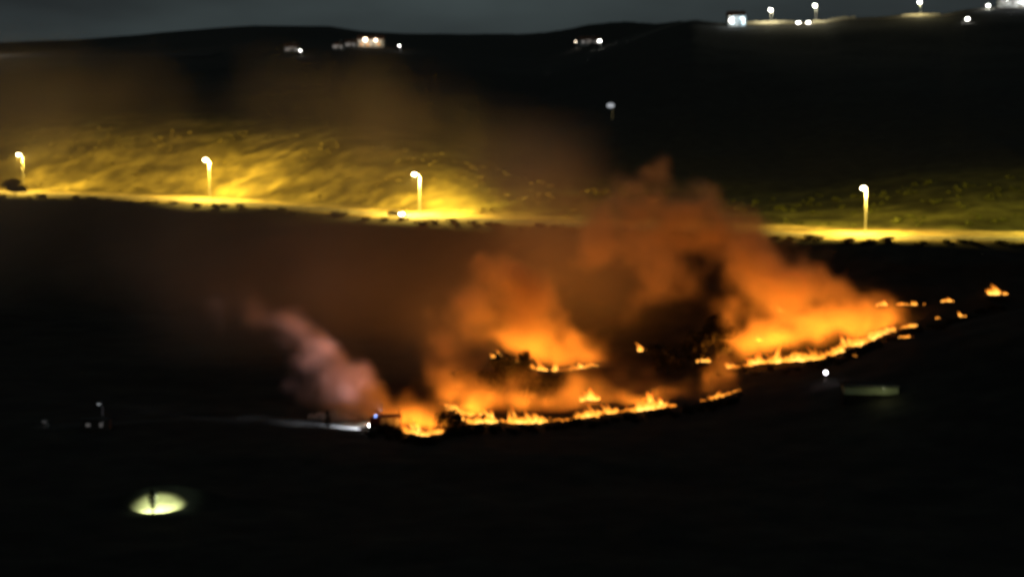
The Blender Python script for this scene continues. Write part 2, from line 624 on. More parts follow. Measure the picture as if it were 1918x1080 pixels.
# ------------------------------------------------------------------ buildings
def house(name, label, cat, p, w, d, h, rz, wallm, roofm, wins, roof='gable', lamps=(), door=True, rise=0.3):
    t = thing(name, label, cat, p, rz)
    MB().box((0, d / 2, h / 2 - 0.4), (w, d, h + 0.8)).build('wall', wallm, t)
    if roof == 'gable':
        e = 0.4
        pr = [(-w / 2 - e, h - 0.05), (w / 2 + e, h - 0.05), (w / 2 + e, h + 0.12), (0, h + 0.12 + w * rise * 0.5), (-w / 2 - e, h + 0.12)]
        if w > d:
            mb = MB()
            b0 = len(mb.v)
            mb.v += [(-w / 2 - e, -e, h + 0.004), (w / 2 + e, -e, h + 0.004), (w / 2 + e, d + e, h + 0.004), (-w / 2 - e, d + e, h + 0.004), (-w / 2 - e, d / 2, h + d * rise), (w / 2 + e, d / 2, h + d * rise)]
            mb.f += [(0, 1, 5, 4), (2, 3, 4, 5), (0, 4, 3), (1, 2, 5), (3, 2, 1, 0)]
            rf = mb.build('roof', roofm, t)
        else:
            rf = MB().prism(pr, -e, d + e).build('roof', roofm, t)
        MB().box((w * 0.2, d * 0.6, h + d * rise * 0.9), (0.7, 0.7, 1.6)).build('chimney', wallm, rf)
    else:
        rf = MB().box((0, d / 2, h + 0.13), (w + 0.5, d + 0.5, 0.25)).build('roof', roofm, t)
        MB().box((0, -0.22, h + 0.30), (w + 0.5, 0.06, 0.12)).build('gutter', M['housing'], rf)
    for x, z, ww, wh, mt in wins:
        wo = MB().box((x, -0.03, z), (ww, 0.05, wh)).build('window', M[mt], t)
        f = MB()
        f.box((x, -0.05, z + wh / 2 + 0.05), (ww + 0.2, 0.12, 0.1)).box((x, -0.07, z - wh / 2 - 0.05), (ww + 0.3, 0.18, 0.1))
        f.box((x - ww / 2 - 0.05, -0.05, z), (0.1, 0.12, wh)).box((x + ww / 2 + 0.05, -0.05, z), (0.1, 0.12, wh)).box((x, -0.062, z), (0.06, 0.05, wh))
        f.build('frame', M['frame'], wo)
    if door:
        dr = MB().box((w * 0.12, -0.04, 1.05), (1.0, 0.07, 2.1)).build('door', M['door'], t)
        MB().box((w * 0.12 + 0.38, -0.10, 1.05), (0.06, 0.06, 0.16)).build('handle', M['rim'], dr)
    for x, y, z, en, c, mt, r in lamps:
        wl_ = MB().box((x, min(y, 0) * 0.5 - 0.02, z + 0.15), (0.12, abs(y), 0.10)).build('lamp_bracket', M['housing'], t)
        MB().ball((x, y, z), r, 10, 6).build('lamp_globe', M[mt], wl_, True)
        light(t, (x, y - r - 0.25, z), en, c, 0.2, name='wall_light')
    return t


b0 = at(1381, 50, 1175)
house('floodlit_house', 'white floodlit two storey house on the hilltop, glaring blue white', 'house', ground(b0.x, 1175) + Vector((0, 0, 0.2)), 10.5, 9, 6.2, R(4), M['wall'], M['roof'],
      [(-3.0, 4.6, 2.0, 1.5, 'lit_cool'), (3.0, 4.6, 2.0, 1.5, 'lit_cool'), (-3.0, 1.8, 2.0, 1.5, 'lit_cool'), (3.8, 1.8, 1.5, 1.5, 'lit_cool')],
      lamps=[(-4.4, -2.2, 3.2, 1500, (0.85, 0.96, 1), 'white_lens', 0.9), (3.4, -2.2, 3.6, 600, (0.45, 0.80, 1.0), 'white_lens', 0.3)])
b = hit(694, 88)
house('farmhouse', 'brightly lit farmhouse with two glaring warm lamps on the far hill', 'house', b, 19, 9, 5.5, R(-3), M['wall'], M['roof'],
      [(-6.5, 1.8, 1.6, 1.6, 'lit_orange'), (-2.0, 1.6, 2.0, 1.6, 'lit_orange'), (6.0, 1.8, 1.6, 1.6, 'lit_orange')],
      lamps=[(-3.6, -1.4, 5.2, 1200, (1.0, 0.80, 0.60), 'warm_lens', 1.35), (4.0, -1.4, 4.8, 700, (1.0, 0.80, 0.50), 'warm_lens', 0.9)])
for px, py, w, dist, lab in [(545, 98, 9, 0, 'small dim house left of the lit farmhouse and its lamp'), (632, 93, 7, 0, 'dimmer cottage farther left of the bright farmhouse'), (656, 89, 8, 0, 'dim cottage just left of the bright farmhouse'), (1103, 84, 14, 0, 'low dim house between two small lamps under the saddle')]:
    b = hit(px, py)
    house('cottage', lab, 'house', b, w, 7, 3.4, R(rng.uniform(-8, 8)), M['wall'], M['roof'], [(-w * 0.28, 1.9, 1.6, 1.3, 'lit_dim'), (w * 0.34, 1.9, 1.4, 1.3, 'lit_dim')],
          lamps=[(0, -0.6, 2.6, 18, (1.0, 0.85, 0.75), 'dim_lens', 0.15)])
b0 = at(1903, 20, 1186)
house('warehouse', 'long white warehouse glaring at the hilltop right edge', 'warehouse', ground(b0.x, 1186) + Vector((0, 0, 0.3)), 20, 10, 4.0, R(-5), M['wall'], M['sheet'],
      [(-7, 2.6, 2.4, 1.0, 'lit_dim'), (-2, 2.6, 2.4, 1.0, 'lit_dim'), (3, 2.6, 2.4, 1.0, 'lit_cool'), (8, 2.6, 2.4, 1.0, 'lit_cool')], roof='flat',
      lamps=[(-6, -1.8, 4.2, 300, (0.95, 1, 1), 'white_lens', 0.3), (5, -1.8, 4.2, 3000, (0.95, 1, 1), 'white_lens', 0.8)])
# the low shed on the dark spur, its long wall faintly lit
b = hit(1632, 748)
b.z += 0.9
sh = house('low_shed', 'long low shed with a faintly lit pale green wall on the dark slope', 'shed', b, 10.4, 5, 1.35, R(-4), M['wall_green'], M['char'], [], roof='flat', door=False,
           lamps=[(2.0, -3.4, 1.6, 80, (0.95, 1.0, 0.50), 'dim_lens', 0.06)])
MB().box((0, 2.5, -1.6), (10.7, 5.1, 3.0)).build('plinth', M['char'], sh)
# outbuilding in the dark field at the left
b = hit(180, 806)
house('field_hut', 'small dim hut with two faint windows in the dark field', 'hut', b, 5.0, 4, 2.0, R(3), M['door'], M['char'], [(-1.5, 1.1, 0.8, 0.6, 'lit_faint'), (1.0, 1.1, 0.6, 0.8, 'lit_faint')], roof='flat', door=False,
      lamps=[(1.6, -0.7, 1.9, 0.5, (1, 0.95, 0.9), 'dim_lens', 0.03)])
b = hit(193, 800)
street_lamp('short dim lamp post beside the small field hut', 0, 0, b, 0, M['dim_lens'], 0.4, (1, 0.95, 0.95), None, 0.30, at(193, 757, b.y).z - b.z, 0.1, arm=0.4)
b = hit(90, 800)
street_lamp('faintest low lamp post in the dark field', 0, 0, b, 0, lamp_material('faint_lens', (0.9, 0.85, 0.85), 0.05), 1.5, (1, 0.95, 0.95), None, 0.45, 1.0, 0.1, arm=0.4)


# ------------------------------------------------------------------ vehicles
def car(label, p, rz, paint, lit=40, beam=0, length=4.3, big_lens=0.0):
    t = thing('car', label, 'car', p, rz)
    L = length / 2
    body = [(-L, 0.35), (L, 0.35), (L, 0.72), (L - 0.15, 0.86), (L - 1.25, 0.95), (-L + 0.5, 0.98), (-L, 0.85)]
    MB().prism(body, -0.85, 0.85).build('body', paint, t)
    cab = [(-L + 0.35, 0.96), (L - 1.2, 0.93), (L - 1.9, 1.42), (-L + 0.95, 1.44)]
    cb = MB().prism(cab, -0.74, 0.74).build('cabin', paint, t)
    for sy in (-1, 1):
        w = [(-L + 0.75, 1.02), (L - 1.45, 1.0), (L - 1.95, 1.36), (-L + 1.05, 1.37)]
        MB().prism(w, sy * 0.745 - 0.006, sy * 0.745 + 0.006).build('side_window', M['glass'], cb)
    b_ = MB()
    b_.v = [(L - 1.22, -0.66, 0.97), (L - 1.22, 0.66, 0.97), (L - 1.86, 0.62, 1.39), (L - 1.86, -0.62, 1.39)]
    b_.v = [(x + 0.02, y, z + 0.012) for x, y, z in b_.v]
    b_.f = [(0, 1, 2, 3)]
    b_.build('windscreen', M['glass'], cb)
    for sx in (-1, 1):
        for sy in (-1, 1):
            c = (sx * (L - 0.85), sy * 0.80)
            wh = MB().tube([(c[0], c[1] - 0.11, 0.32), (c[0], c[1] + 0.11, 0.32)], 0.32, 14).build('wheel', M['tyre'], t)
            MB().tube([(c[0], c[1] - 0.12, 0.32), (c[0], c[1] + 0.12, 0.32)], 0.19, 10).build('rim', M['rim'], wh)
    for sy in (-1, 1):
        MB().ball((L + 0.02, sy * 0.58, 0.68), max(0.14, big_lens), 10, 6).build('headlight', lamp_material('headlight_lens', (1.0, 0.95, 0.82), lit), t)
        MB().box((-L - 0.01, sy * 0.62, 0.78), (0.05, 0.30, 0.14)).build('tail_light', lamp_material('tail_lens', (1, 0.05, 0.02), 0.5), t)
    if beam:
        s = light(t, (L + 0.3 + big_lens, 0, 0.7), beam, (1, 0.94, 0.8), 0.15, 'SPOT', name='headlight_beam', spot_size=R(70), spot_blend=0.6)
        s.rotation_euler = (0, R(-86), 0)
    return t


tx = (738 - CX) / F
x = tx * 556
car('dark car with headlights on beside a lamp on the road', ground(x, float(yr(x)) - 2.0), R(-40), M['car_dark'], 60, 4000, 5.0, 0.30)
for px, lab in ((1494, 'left of two hilltop cars facing out with glaring headlights'), (1513, 'right of two hilltop cars facing out with glaring headlights')):
    p = at(px, 45, 1178)
    p = ground(p.x, 1178)
    p.z += 0.26
    car(lab, p, R(-90 + rng.uniform(-6, 6)), M['car_white'], 14, 500, 4.3, 0.6)

# fire engine on the dirt track, headlamps pointing left along it
p = hit(722, 805)
fe = thing('fire_engine', 'fire engine with white headlights and blue beacon on the dirt track by the flames', 'fire engine', p + Vector((0, 0, 0.09)), R(180))
MB().prism([(1.2, 0.55), (3.1, 0.55), (3.1, 1.5), (2.85, 2.55), (1.2, 2.6)], -1.15, 1.15).build('cab', M['car_red'], fe)
ws = MB(); ws.v = [(3.115, -1.0, 1.6), (3.115, 1.0, 1.6), (2.89, 0.95, 2.42), (2.89, -0.95, 2.42)]; ws.f = [(0, 1, 2, 3)]
ws.build('windscreen', M['glass'], fe)
MB().box((-1.0, 0, 1.75), (4.2, 2.4, 2.2)).build('equipment_body', M['car_red'], fe)
for sy in (-1, 1):
    for k in range(3):
        MB().box((-2.3 + k * 1.3, sy * 1.205, 1.7), (1.15, 0.03, 1.7)).build('locker_shutter', M['sheet'], fe)
    ld = MB()
    ld.box((-1.0, sy * 0.5, 2.95), (4.0, 0.06, 0.08))
    ld.build('ladder_rail', M['rim'], fe)
    MB().ball((3.12, sy * 0.85, 0.95), 0.16, 10, 6).build('headlight', M['headlight'], fe)
for k in range(7):
    MB().box((-2.7 + k * 0.56, 0, 2.96), (0.05, 0.98, 0.05)).build('ladder_rung', M['rim'], fe)
MB().box((1.9, 0, 2.72), (0.35, 1.5, 0.20)).build('beacon_bar', M['beacon'], fe)
MB().box((0.0, 0, 0.55), (6.0, 1.0, 0.28)).build('chassis', M['tyre'], fe)
for sx in (-1.9, 2.1):
    for sy in (-1, 1):
        wh = MB().tube([(sx, sy * 0.95 - 0.15, 0.5), (sx, sy * 0.95 + 0.15, 0.5)], 0.5, 16).build('wheel', M['tyre'], fe)
        MB().tube([(sx, sy * 0.95 - 0.16, 0.5), (sx, sy * 0.95 + 0.16, 0.5)], 0.28, 10).build('rim', M['rim'], wh)
for sy in (-1, 1):
    s = light(fe, (3.45, sy * 0.85, 0.95), 36000, (0.80, 0.87, 1.0), 0.12, 'SPOT', name='headlight_beam', spot_size=R(34), spot_blend=0.7)
    s.rotation_euler = (0, R(-75), R(-5 * sy - 24))
MB().tube([(0.9, 0.6, 2.85), (0.9, 0.6, 3.9)], 0.05, 8).build('added_tint_mast', M['rim'], fe)  # mast, box and upward beam added to tint the left smoke plume
MB().box((0.9, 0.6, 4.0), (0.5, 0.3, 0.2)).build('added_tint_lamp', M['dim_lens'], fe)
s = light(fe, (0.9, 0.6, 4.3), 44000, (0.88, 0.62, 1.0), 0.2, 'SPOT', name='added_tint_beam', spot_size=R(130), spot_blend=0.8)
s.rotation_euler = (R(192), R(32), 0)

# pale earth bank that catches the headlamp beams, beside the track
a, c = hit(574, 789), hit(668, 793)
mb = MB()
n = 26
for k in range(n + 1):
    q = a.lerp(c, k / n)
    hgt = 1.7 * (0.55 + 0.9 * abs(float(noise2(k * 0.53, 3.1)) * 2)) * math.sin(math.pi * min(1, max(0.03, k / n))) ** 0.5
    for dy, hh in ((-1.2, -0.3), (-0.5, 0.7 * hgt), (0.3, hgt), (1.6, -0.3)):
        x, y = q.x, q.y + 3.4 + dy
        mb.v.append((x, y, float(H(x, y)) + hh))
for k in range(n):
    for j in range(3):
        i = k * 4 + j
        mb.f.append((i, i + 4, i + 5, i + 1))
tag(mb.build('earth_bank', M['track']), kind='structure')

# lone work lamp on the spur
b = hit(1546, 715)
wk = thing('work_lamp', 'small glaring blue white work lamp on a tripod below the fire line', 'work lamp', b)
hh = at(1546, 697, b.y).z - b.z
MB().tube([(0, 0, 0.5), (0, 0, hh)], 0.05, 8).build('pole', M['pole'], wk)
for k in range(3):
    q = k * 2.094
    MB().tube([(0, 0, 0.7), (0.6 * math.cos(q), 0.6 * math.sin(q), 0)], 0.03, 6).build('leg', M['pole'], wk)
hd = MB().box((0, 0, hh), (0.5, 0.2, 0.35)).build('lamp_head', M['housing'], wk)
MB().ball((0, -0.2, hh), 0.36, 10, 6).build('lens', M['violet_lens'], hd, True)
light(wk, (0, -0.8, hh), 12, (0.85, 0.85, 1.0), 0.1, name='work_light')


# ------------------------------------------------------------------ trees and scrub
def leaf_cloud(blobs, n, size, seed, flat=0.0):
    """leaf-clump faces spread through a set of ellipsoids (cx,cy,cz,rx,ry,rz)"""
    r = np.random.default_rng(seed)
    vol = np.array([b[3] * b[4] * b[5] for b in blobs]) ** 0.8
    which = r.choice(len(blobs), n, p=vol / vol.sum())
    B = np.array(blobs)[which]
    d = r.normal(size=(n, 3)); d /= np.linalg.norm(d, axis=1)[:, None]
    rad = r.random(n) ** 0.45
    c = B[:, :3] + d * B[:, 3:] * rad[:, None] * (0.85 + 0.3 * r.random((n, 1)))
    nrm = d + r.normal(size=(n, 3)) * 0.7; nrm /= np.linalg.norm(nrm, axis=1)[:, None]
    a = np.cross(nrm, r.normal(size=(n, 3))); a /= np.linalg.norm(a, axis=1)[:, None]
    b = np.cross(nrm, a)
    s = (size * (0.5 + r.random(n)))[:, None]
    v = np.stack([c - a * s * 0.9, c - b * s * 0.45, c + a * s, c + b * s * 0.5], 1).reshape(-1, 3)
    f = np.arange(4 * n).reshape(n, 4)
    return v, f


def leaf_mesh(name, v, f, mat):
    me = bpy.data.meshes.new(name)
    me.vertices.add(len(v)); me.vertices.foreach_set('co', v.astype(np.float32).ravel())
    me.loops.add(f.size); me.loops.foreach_set('vertex_index', f.astype(np.int32).ravel())
    me.polygons.add(len(f)); me.polygons.foreach_set('loop_start', (np.arange(len(f)) * 4).astype(np.int32))
    me.update(calc_edges=True)
    me.materials.append(mat)
    return me


def tree(name, label, p, h, w, trunk=0.18, seed=1, shape='round', leaves=1500, cat='tree', group=None, leafsize=None):
    r = random.Random(seed)
    t = thing(name, label, cat, p, 0, group)
    mb = MB()
    lean = Vector((r.uniform(-0.06, 0.06) * h, r.uniform(-0.05, 0.05) * h, 0))
    tr = max(0.06, h * 0.028)
    top = 0.85 if shape != 'spire' else 0.95
    mb.tube([(0, 0, -0.3), tuple(lean * 0.3 + Vector((0, 0, h * trunk))), tuple(lean * 0.7 + Vector((0, 0, h * (trunk + top) / 2))), tuple(lean + Vector((0, 0, h * top)))], [tr, tr * 0.8, tr * 0.5, tr * 0.15], 7)
    blobs = []
    if shape == 'spire':
        for k in range(7):
            q = k / 6
            z = h * (trunk + (1 - trunk) * (0.08 + 0.86 * q))
            rr = w / 2 * math.sin(math.pi * (0.18 + 0.76 * q)) + 0.08
            blobs.append((lean.x * q, lean.y * q, z, rr, rr, h * (1 - trunk) * 0.13))
    else:
        nb = 9 if shape == 'round' else 7
        for k in range(nb):
            q = 2 * math.pi * k / nb + r.uniform(-0.3, 0.3)
            rad = w / 2 * r.uniform(0.25, 0.72)
            z = h * (trunk + (1 - trunk) * r.uniform(0.10, 0.75))
            e = (rad * math.cos(q), rad * math.sin(q), z)
            mb.tube([tuple(lean * 0.4 + Vector((0, 0, h * (trunk + r.uniform(-0.05, 0.15))))), tuple(Vector(e) * 0.6 + Vector((0, 0, z * 0.3))), e], [tr * 0.45, tr * 0.3, tr * 0.1], 5)
            blobs.append((*e, w * r.uniform(0.17, 0.27), w * r.uniform(0.17, 0.27), h * (1 - trunk) * r.uniform(0.16, 0.26)))
        blobs.append((lean.x, lean.y, h * 0.82, w * 0.22, w * 0.22, h * 0.15))
    mb.build('trunk', M['bark'], t)
    v, f = leaf_cloud(blobs, leaves, leafsize or max(0.18, w * 0.07), seed)
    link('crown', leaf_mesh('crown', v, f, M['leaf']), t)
    return t


def px_tree(name, label, bx, by, topy, wpx, **kw):
    p = hit(bx, by)
    return tree(name, label, p, (by - topy) * p.y / F, wpx * p.y / F, **kw)


px_tree('broad_tree', 'broad dark tree silhouetted against the central flames', 938, 757, 659, 88, seed=3, leaves=1700)
px_tree('upright_tree', 'taller upright tree just right of the broad central silhouette', 987, 757, 650, 52, seed=4, trunk=0.22, leaves=1200)
px_tree('low_tree', 'low dark tree right of the central pair of silhouettes', 1026, 757, 698, 58, seed=5, trunk=0.4, leaves=700)
px_tree('roundish_tree', 'dark rounded tree at the left end of the right fire line', 1343, 675, 585, 78, seed=6, leaves=1500)
px_tree('short_tree', 'short dark tree left of the rounded tree', 1302, 690, 615, 70, seed=7, leaves=1000)
px_tree('short_tree', 'dark tree standing in the gap between central and right fires', 1245, 700, 640, 80, seed=8, leaves=1000)
px_tree('pale_tree', 'tree half veiled by smoke above the right fire line', 1458, 655, 590, 52, seed=9, leaves=800)
px_tree('sapling', 'single small sapling against the bright right smoke', 1546, 650, 612, 15, seed=10, leaves=160, shape='spire', trunk=0.4)
px_tree('charred_sapling', 'thin charred sapling at the left tip of the fire', 748, 806, 764, 11, seed=11, leaves=120, shape='spire', trunk=0.2)
px_tree('slim_cypress', 'slim dark cypress in front of the white lit earth bank', 614, 806, 766, 12, seed=12, leaves=220, shape='spire', trunk=0.15)
px_tree('roadside_tree', 'round dark tree under the leftmost street lamp', 28, 372, 332, 46, seed=13, leaves=900, trunk=0.3)
px_tree('garden_cypress', 'slim dark cypress in the isolated pool of pale light', 287, 968, 912, 20, seed=14, leaves=700, shape='spire', trunk=0.32, leafsize=0.13)
px_tree('fireside_tree', 'bushy tree in front of the small central flame', 870, 735, 690, 60, seed=15, leaves=700)

# the lamp hidden behind the garden cypress
b = hit(288, 963)
b = ground(b.x, b.y + 1.6)
gl = thing('garden_lamp', 'garden lamp behind the slim cypress lighting a pale patch of grass', 'lamp', b)
MB().tube([(0, 0, -0.1), (0, 0, 2.9)], [0.06, 0.04], 8).build('post', M['housing'], gl)
MB().tube([(0, 0, 2.85), (0, 0, 2.93), (0, 0, 3.25)], [0.45, 0.42, 0.08], 12).build('shade', M['housing'], gl)
light(gl, (0, 0, 2.72), 6500, (0.95, 1.0, 0.60), 0.12, 'SPOT', name='garden_light', spot_size=R(112), spot_blend=0.3).rotation_euler = (R(28), 0, 0)

# shrubs: dark, each its own object, sharing three meshes
shrub_meshes = []
for k in range(4):
    r = random.Random(40 + k)
    blobs = [(r.uniform(-0.6, 0.6), r.uniform(-0.5, 0.5), r.uniform(0.3, 0.75), r.uniform(0.35, 0.6), r.uniform(0.35, 0.55), r.uniform(0.25, 0.5)) for _ in range(6)]
    v, f = leaf_cloud(blobs, 260, 0.17, 60 + k)
    stem = MB()
    for q in range(4):
        a = q * 1.57 + k
        stem.tube([(0, 0, -0.2), (0.35 * math.cos(a), 0.3 * math.sin(a), 0.6)], [0.05, 0.02], 5)
    shrub_meshes.append((leaf_mesh('foliage', v, f, M['leaf']), stem.mesh('stem', M['bark'])))


def shrub(p, s, sz, label, group, name='shrub'):
    m, st = rng.choice(shrub_meshes)
    t = thing(name, label, 'shrub', p, rng.uniform(0, 6.28), group)
    t.scale = (s, s, sz)
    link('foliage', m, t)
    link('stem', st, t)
    return t


for k in range(62):                                  # along the near edge of the lit road
    px = -20 + k * 32 + rng.uniform(-12, 12)
    x = (px - CX) / F * 560
    for _ in range(4):
        x = (px - CX) / F * (float(yr(x)) - 8.5)
    s = rng.uniform(0.8, 1.7)
    shrub(ground(x, float(yr(x)) - 8.5 - rng.uniform(0, 4.5)), s * 1.5, s * rng.uniform(0.5, 0.95), ('dark shrub on the near road edge ' + ('left of the second lamp' if px < 380 else 'between the second and third lamps' if px < 780 else 'between the third and fourth lamps' if px < 1620 else 'right of the fourth lamp')), 'shrubs along the near edge of the lit road')


# ------------------------------------------------------------------ fire
def tongues(mb, heat, p, w, h, r, seg=6, hot=1.0):
    rings = 6
    b = len(mb.v)
    lx, ly, ph = r.uniform(-0.9, 0.3) * h, r.uniform(-0.2, 0.2) * h, r.uniform(0, 6.28)
    for i in range(rings):
        q = i / (rings - 1)
        prof = (0.55 + 1.1 * q) * (1 - q) ** 0.8 + 0.02
        for k in range(seg):
            a = 2 * math.pi * k / seg + q * 1.5
            rr = w * prof * r.uniform(0.75, 1.25) * 0.7
            mb.v.append((p[0] + lx * q ** 1.6 + 0.15 * w * math.sin(ph + 5 * q) + rr * math.cos(a), p[1] + ly * q + rr * math.sin(a), p[2] + h * q - 0.15))
            heat.append(max(0.0, hot * (1.0 - 0.95 * q * r.uniform(0.85, 1.1))))
    for i in range(rings - 1):
        for k in range(seg):
            mb.f.append((b + i * seg + k, b + i * seg + (k + 1) % seg, b + (i + 1) * seg + (k + 1) % seg, b + (i + 1) * seg + k))


def flame_object(name, mb, heat, parent=None):
    o = mb.build(name, M['flame'], parent, True)
    a = o.data.attributes.new('flame_heat', 'FLOAT', 'POINT')
    a.data.foreach_set('value', np.array(heat, np.float32))
    return o


FRONT_PUFFS = []
FIRE = (1.0, 0.305, 0.028)
FE = 4.3


def fire_front(label, path, n, hpx, wpx, lights, energy, seed, depth=5.0, lift=2.4):
    """a line of flames along photo pixels on the ground"""
    r = random.Random(seed)
    P = [hit(*q[:2]) for q in path]
    wt = [q[2] if len(q) > 2 else 1.0 for q in path]
    seg = [0.0]
    for a, c in zip(P, P[1:]):
        seg.append(seg[-1] + (c - a).length)

    def along(s):
        k = max(i for i in range(len(P) - 1) if seg[i] <= s + 1e-9)
        q = (s - seg[k]) / max(1e-6, seg[k + 1] - seg[k])
        return P[k].lerp(P[k + 1], q), wt[k] * (1 - q) + wt[k + 1] * q

    mb, heat = MB(), []
    for m_ in range(int(n * 1.8)):
        sv = r.uniform(0, seg[-1])
        p, w = along(sv)
        clump = 1.5 * float(noise2(sv / 2.4 + seed * 9, 0.5)) + 0.45 + 0.5 * float(noise2(sv / 9 + seed * 5, 7.5))
        clump = min(1.0, max(0.0, clump))
        k = p.y / F
        tall = r.random() < 0.16
        if r.random() > (0.40 + 0.9 * clump if not tall else 0.1 + clump):
            continue
        x = p.x + r.gauss(0, 0.5)
        y = p.y + (abs(r.gauss(0, 0.35)) * depth if tall else r.gauss(0, 0.55))
        if tall:
            h = hpx * k * w * (0.25 + 0.75 * r.random() ** 2) * (0.25 + 1.0 * clump)
            tongues(mb, heat, (x, y, float(H(x, y))), wpx * k * r.uniform(0.5, 1.1), h, r, 6, min(1.0, 0.25 + 0.8 * clump ** 1.5 * r.uniform(0.6, 1.4)))
        else:
            h = hpx * k * w * r.uniform(0.10, 0.42) * (0.4 + clump)
            tongues(mb, heat, (x, y, float(H(x, y))), wpx * k * r.uniform(0.5, 1.2), h, r, 6, min(1.0, (0.50 + 0.65 * clump) * r.uniform(0.75, 1.2)))
    q_ = 0.8
    while q_ < seg[-1]:                              # smoke that starts right at the flames
        p, w = along(q_)
        FRONT_PUFFS.append((Vector((p.x, p.y + 1.0, p.z + 2.2)), 2.6, 0.42))
        FRONT_PUFFS.append((Vector((p.x - 0.8, p.y + 2.4, p.z + 5.0 * min(1.0, w))), 3.0, 0.46 * min(1.0, w + 0.2)))
        q_ += 2.2
    o = flame_object('fire_front', mb, heat)
    tag(o, label, 'fire', None, 'stuff')
    for k in range(lights):
        p, w = along((k + 0.5) / lights * seg[-1])
        fl = light(o, (p.x, p.y + 1.2, p.z + 0.7), energy * w * r.uniform(0.6, 1.3) * FE, FIRE, 1.4, 'SPOT', name='fire_light', spot_size=R(174), spot_blend=0.2)
        fl.rotation_euler = (R(171), 0, 0)
    return o


fire_front('left tip of the fire burning yellow beside the charred sapling', [(735, 800, 0.5), (762, 808, 1.0), (785, 815, 1.2), (812, 812, 0.8), (840, 806, 0.3)], 70, 30, 10, 6, 1900, 1, 4)
fire_front('long front of yellow flames along the lower edge of the burning field', [(868, 786, 0.6), (890, 793, 0.9), (940, 790, 1.2), (1000, 791, 1.1), (1050, 787, 1.0), (1100, 780, 1.4), (1150, 772, 0.7), (1205, 767, 1.0), (1262, 760, 0.9)], 300, 33, 8, 24, 1250, 2, 5)
fire_front('short pink orange flame strip at the right end of the lower front', [(1290, 755, 0.5), (1320, 750, 1.0), (1350, 742, 0.8), (1388, 730, 0.4)], 60, 22, 7, 6, 500, 3, 4)
fire_front('band of flames behind the two central tree silhouettes', [(925, 668, 0.8), (962, 676, 1.3), (985, 684, 0.7), (1010, 692, 1.4), (1040, 694, 0.9), (1085, 690, 0.5), (1122, 684, 0.4)], 90, 26, 9, 10, 1500, 4, 4, 3.0)
fire_front('brightest band of flames curving up the right slope', [(1362, 688, 0.9), (1380, 688, 1.2), (1420, 680, 1.0), (1470, 676, 1.2), (1530, 672, 1.2), (1580, 656, 1.0), (1620, 640, 0.9), (1660, 622, 0.7), (1716, 608, 0.3)], 330, 33, 8, 22, 1850, 5, 3.0, 3.4)
fire_front('thin scattered flames between the central trees and lower front', [(822, 756, 0.8), (842, 760, 1.0), (868, 778, 0.5), (905, 776, 0.6)], 34, 26, 9, 2, 900, 6, 2)


def spot_fire(label, px, py, wpx, hpx, energy, seed):
    r = random.Random(seed)
    p = hit(px, py)
    k = p.y / F
    wpx, hpx = wpx * 1.2, hpx * 1.35
    t = thing('spot_fire', label, 'fire', p, 0, 'small spot fires')
    n = max(4, int(wpx / 4))
    b = MB()
    b.tube([(0, 0, -0.25), (0, 0, 0.06)], [wpx * k * 0.5, wpx * k * 0.4], 12)
    b.build('ember_bed', M['char'], t)
    for i in range(n):
        mb, heat = MB(), []
        x = max(-0.5, min(0.5, r.uniform(-0.5, 0.5)))
        tongues(mb, heat, (x * wpx * k * 0.8, r.uniform(-0.5, 0.5), 0), wpx * k * r.uniform(0.10, 0.26), hpx * k * r.uniform(0.25, 0.8) * (1 - 1.2 * abs(x)), r, 6, r.uniform(0.85, 1.0))
        flame_object('flame', mb, heat, t)
    if energy:
        fl = light(t, (0, 0.3, 1.0), energy * 2, FIRE, 0.5, 'SPOT', name='fire_light', spot_size=R(165), spot_blend=0.5)
        fl.rotation_euler = (R(175), 0, 0)
    return t


for i, a in enumerate([
        ('lone spot fire in the dark gap between central and right fires', 1207, 658, 24, 24, 500),
        ('faint spot fire just beyond the right tip of the fire', 1655, 573, 24, 14, 120),
        ('second spot fire along the dark slope right of the smoke', 1720, 571, 26, 14, 160),
        ('third spot fire along the dark slope right of the smoke', 1775, 565, 20, 14, 160),
        ('largest spot fire, alone near the right edge', 1866, 552, 40, 22, 400),
        ('faint ember glow between the first two spot fires on the dark slope', 1688, 572, 30, 8, 60),
        ('weak low ember patch left of the lowest spot fire', 1757, 598, 14, 8, 30),
        ('small ember patch under the climbing right fire band', 1604, 668, 14, 10, 60),
        ('orange ember patch under the right tip of the fire', 1700, 632, 30, 10, 60),
        ('lowest spot fire at the edge of the black spur', 1800, 595, 18, 13, 100),
        ('spot fire high above the right fire line inside the smoke', 1462, 586, 16, 18, 260),
        ('pink spot fire left of the right fire line', 1317, 678, 30, 22, 400),
        ('single bright burning bush above the lower front', 1106, 750, 34, 34, 1400),
        ('spot fire above the middle of the right fire line', 1422, 640, 18, 20, 300),
        ('small fire glinting through the rounded tree', 1372, 630, 12, 14, 80)]):
    spot_fire(*a, 100 + i)

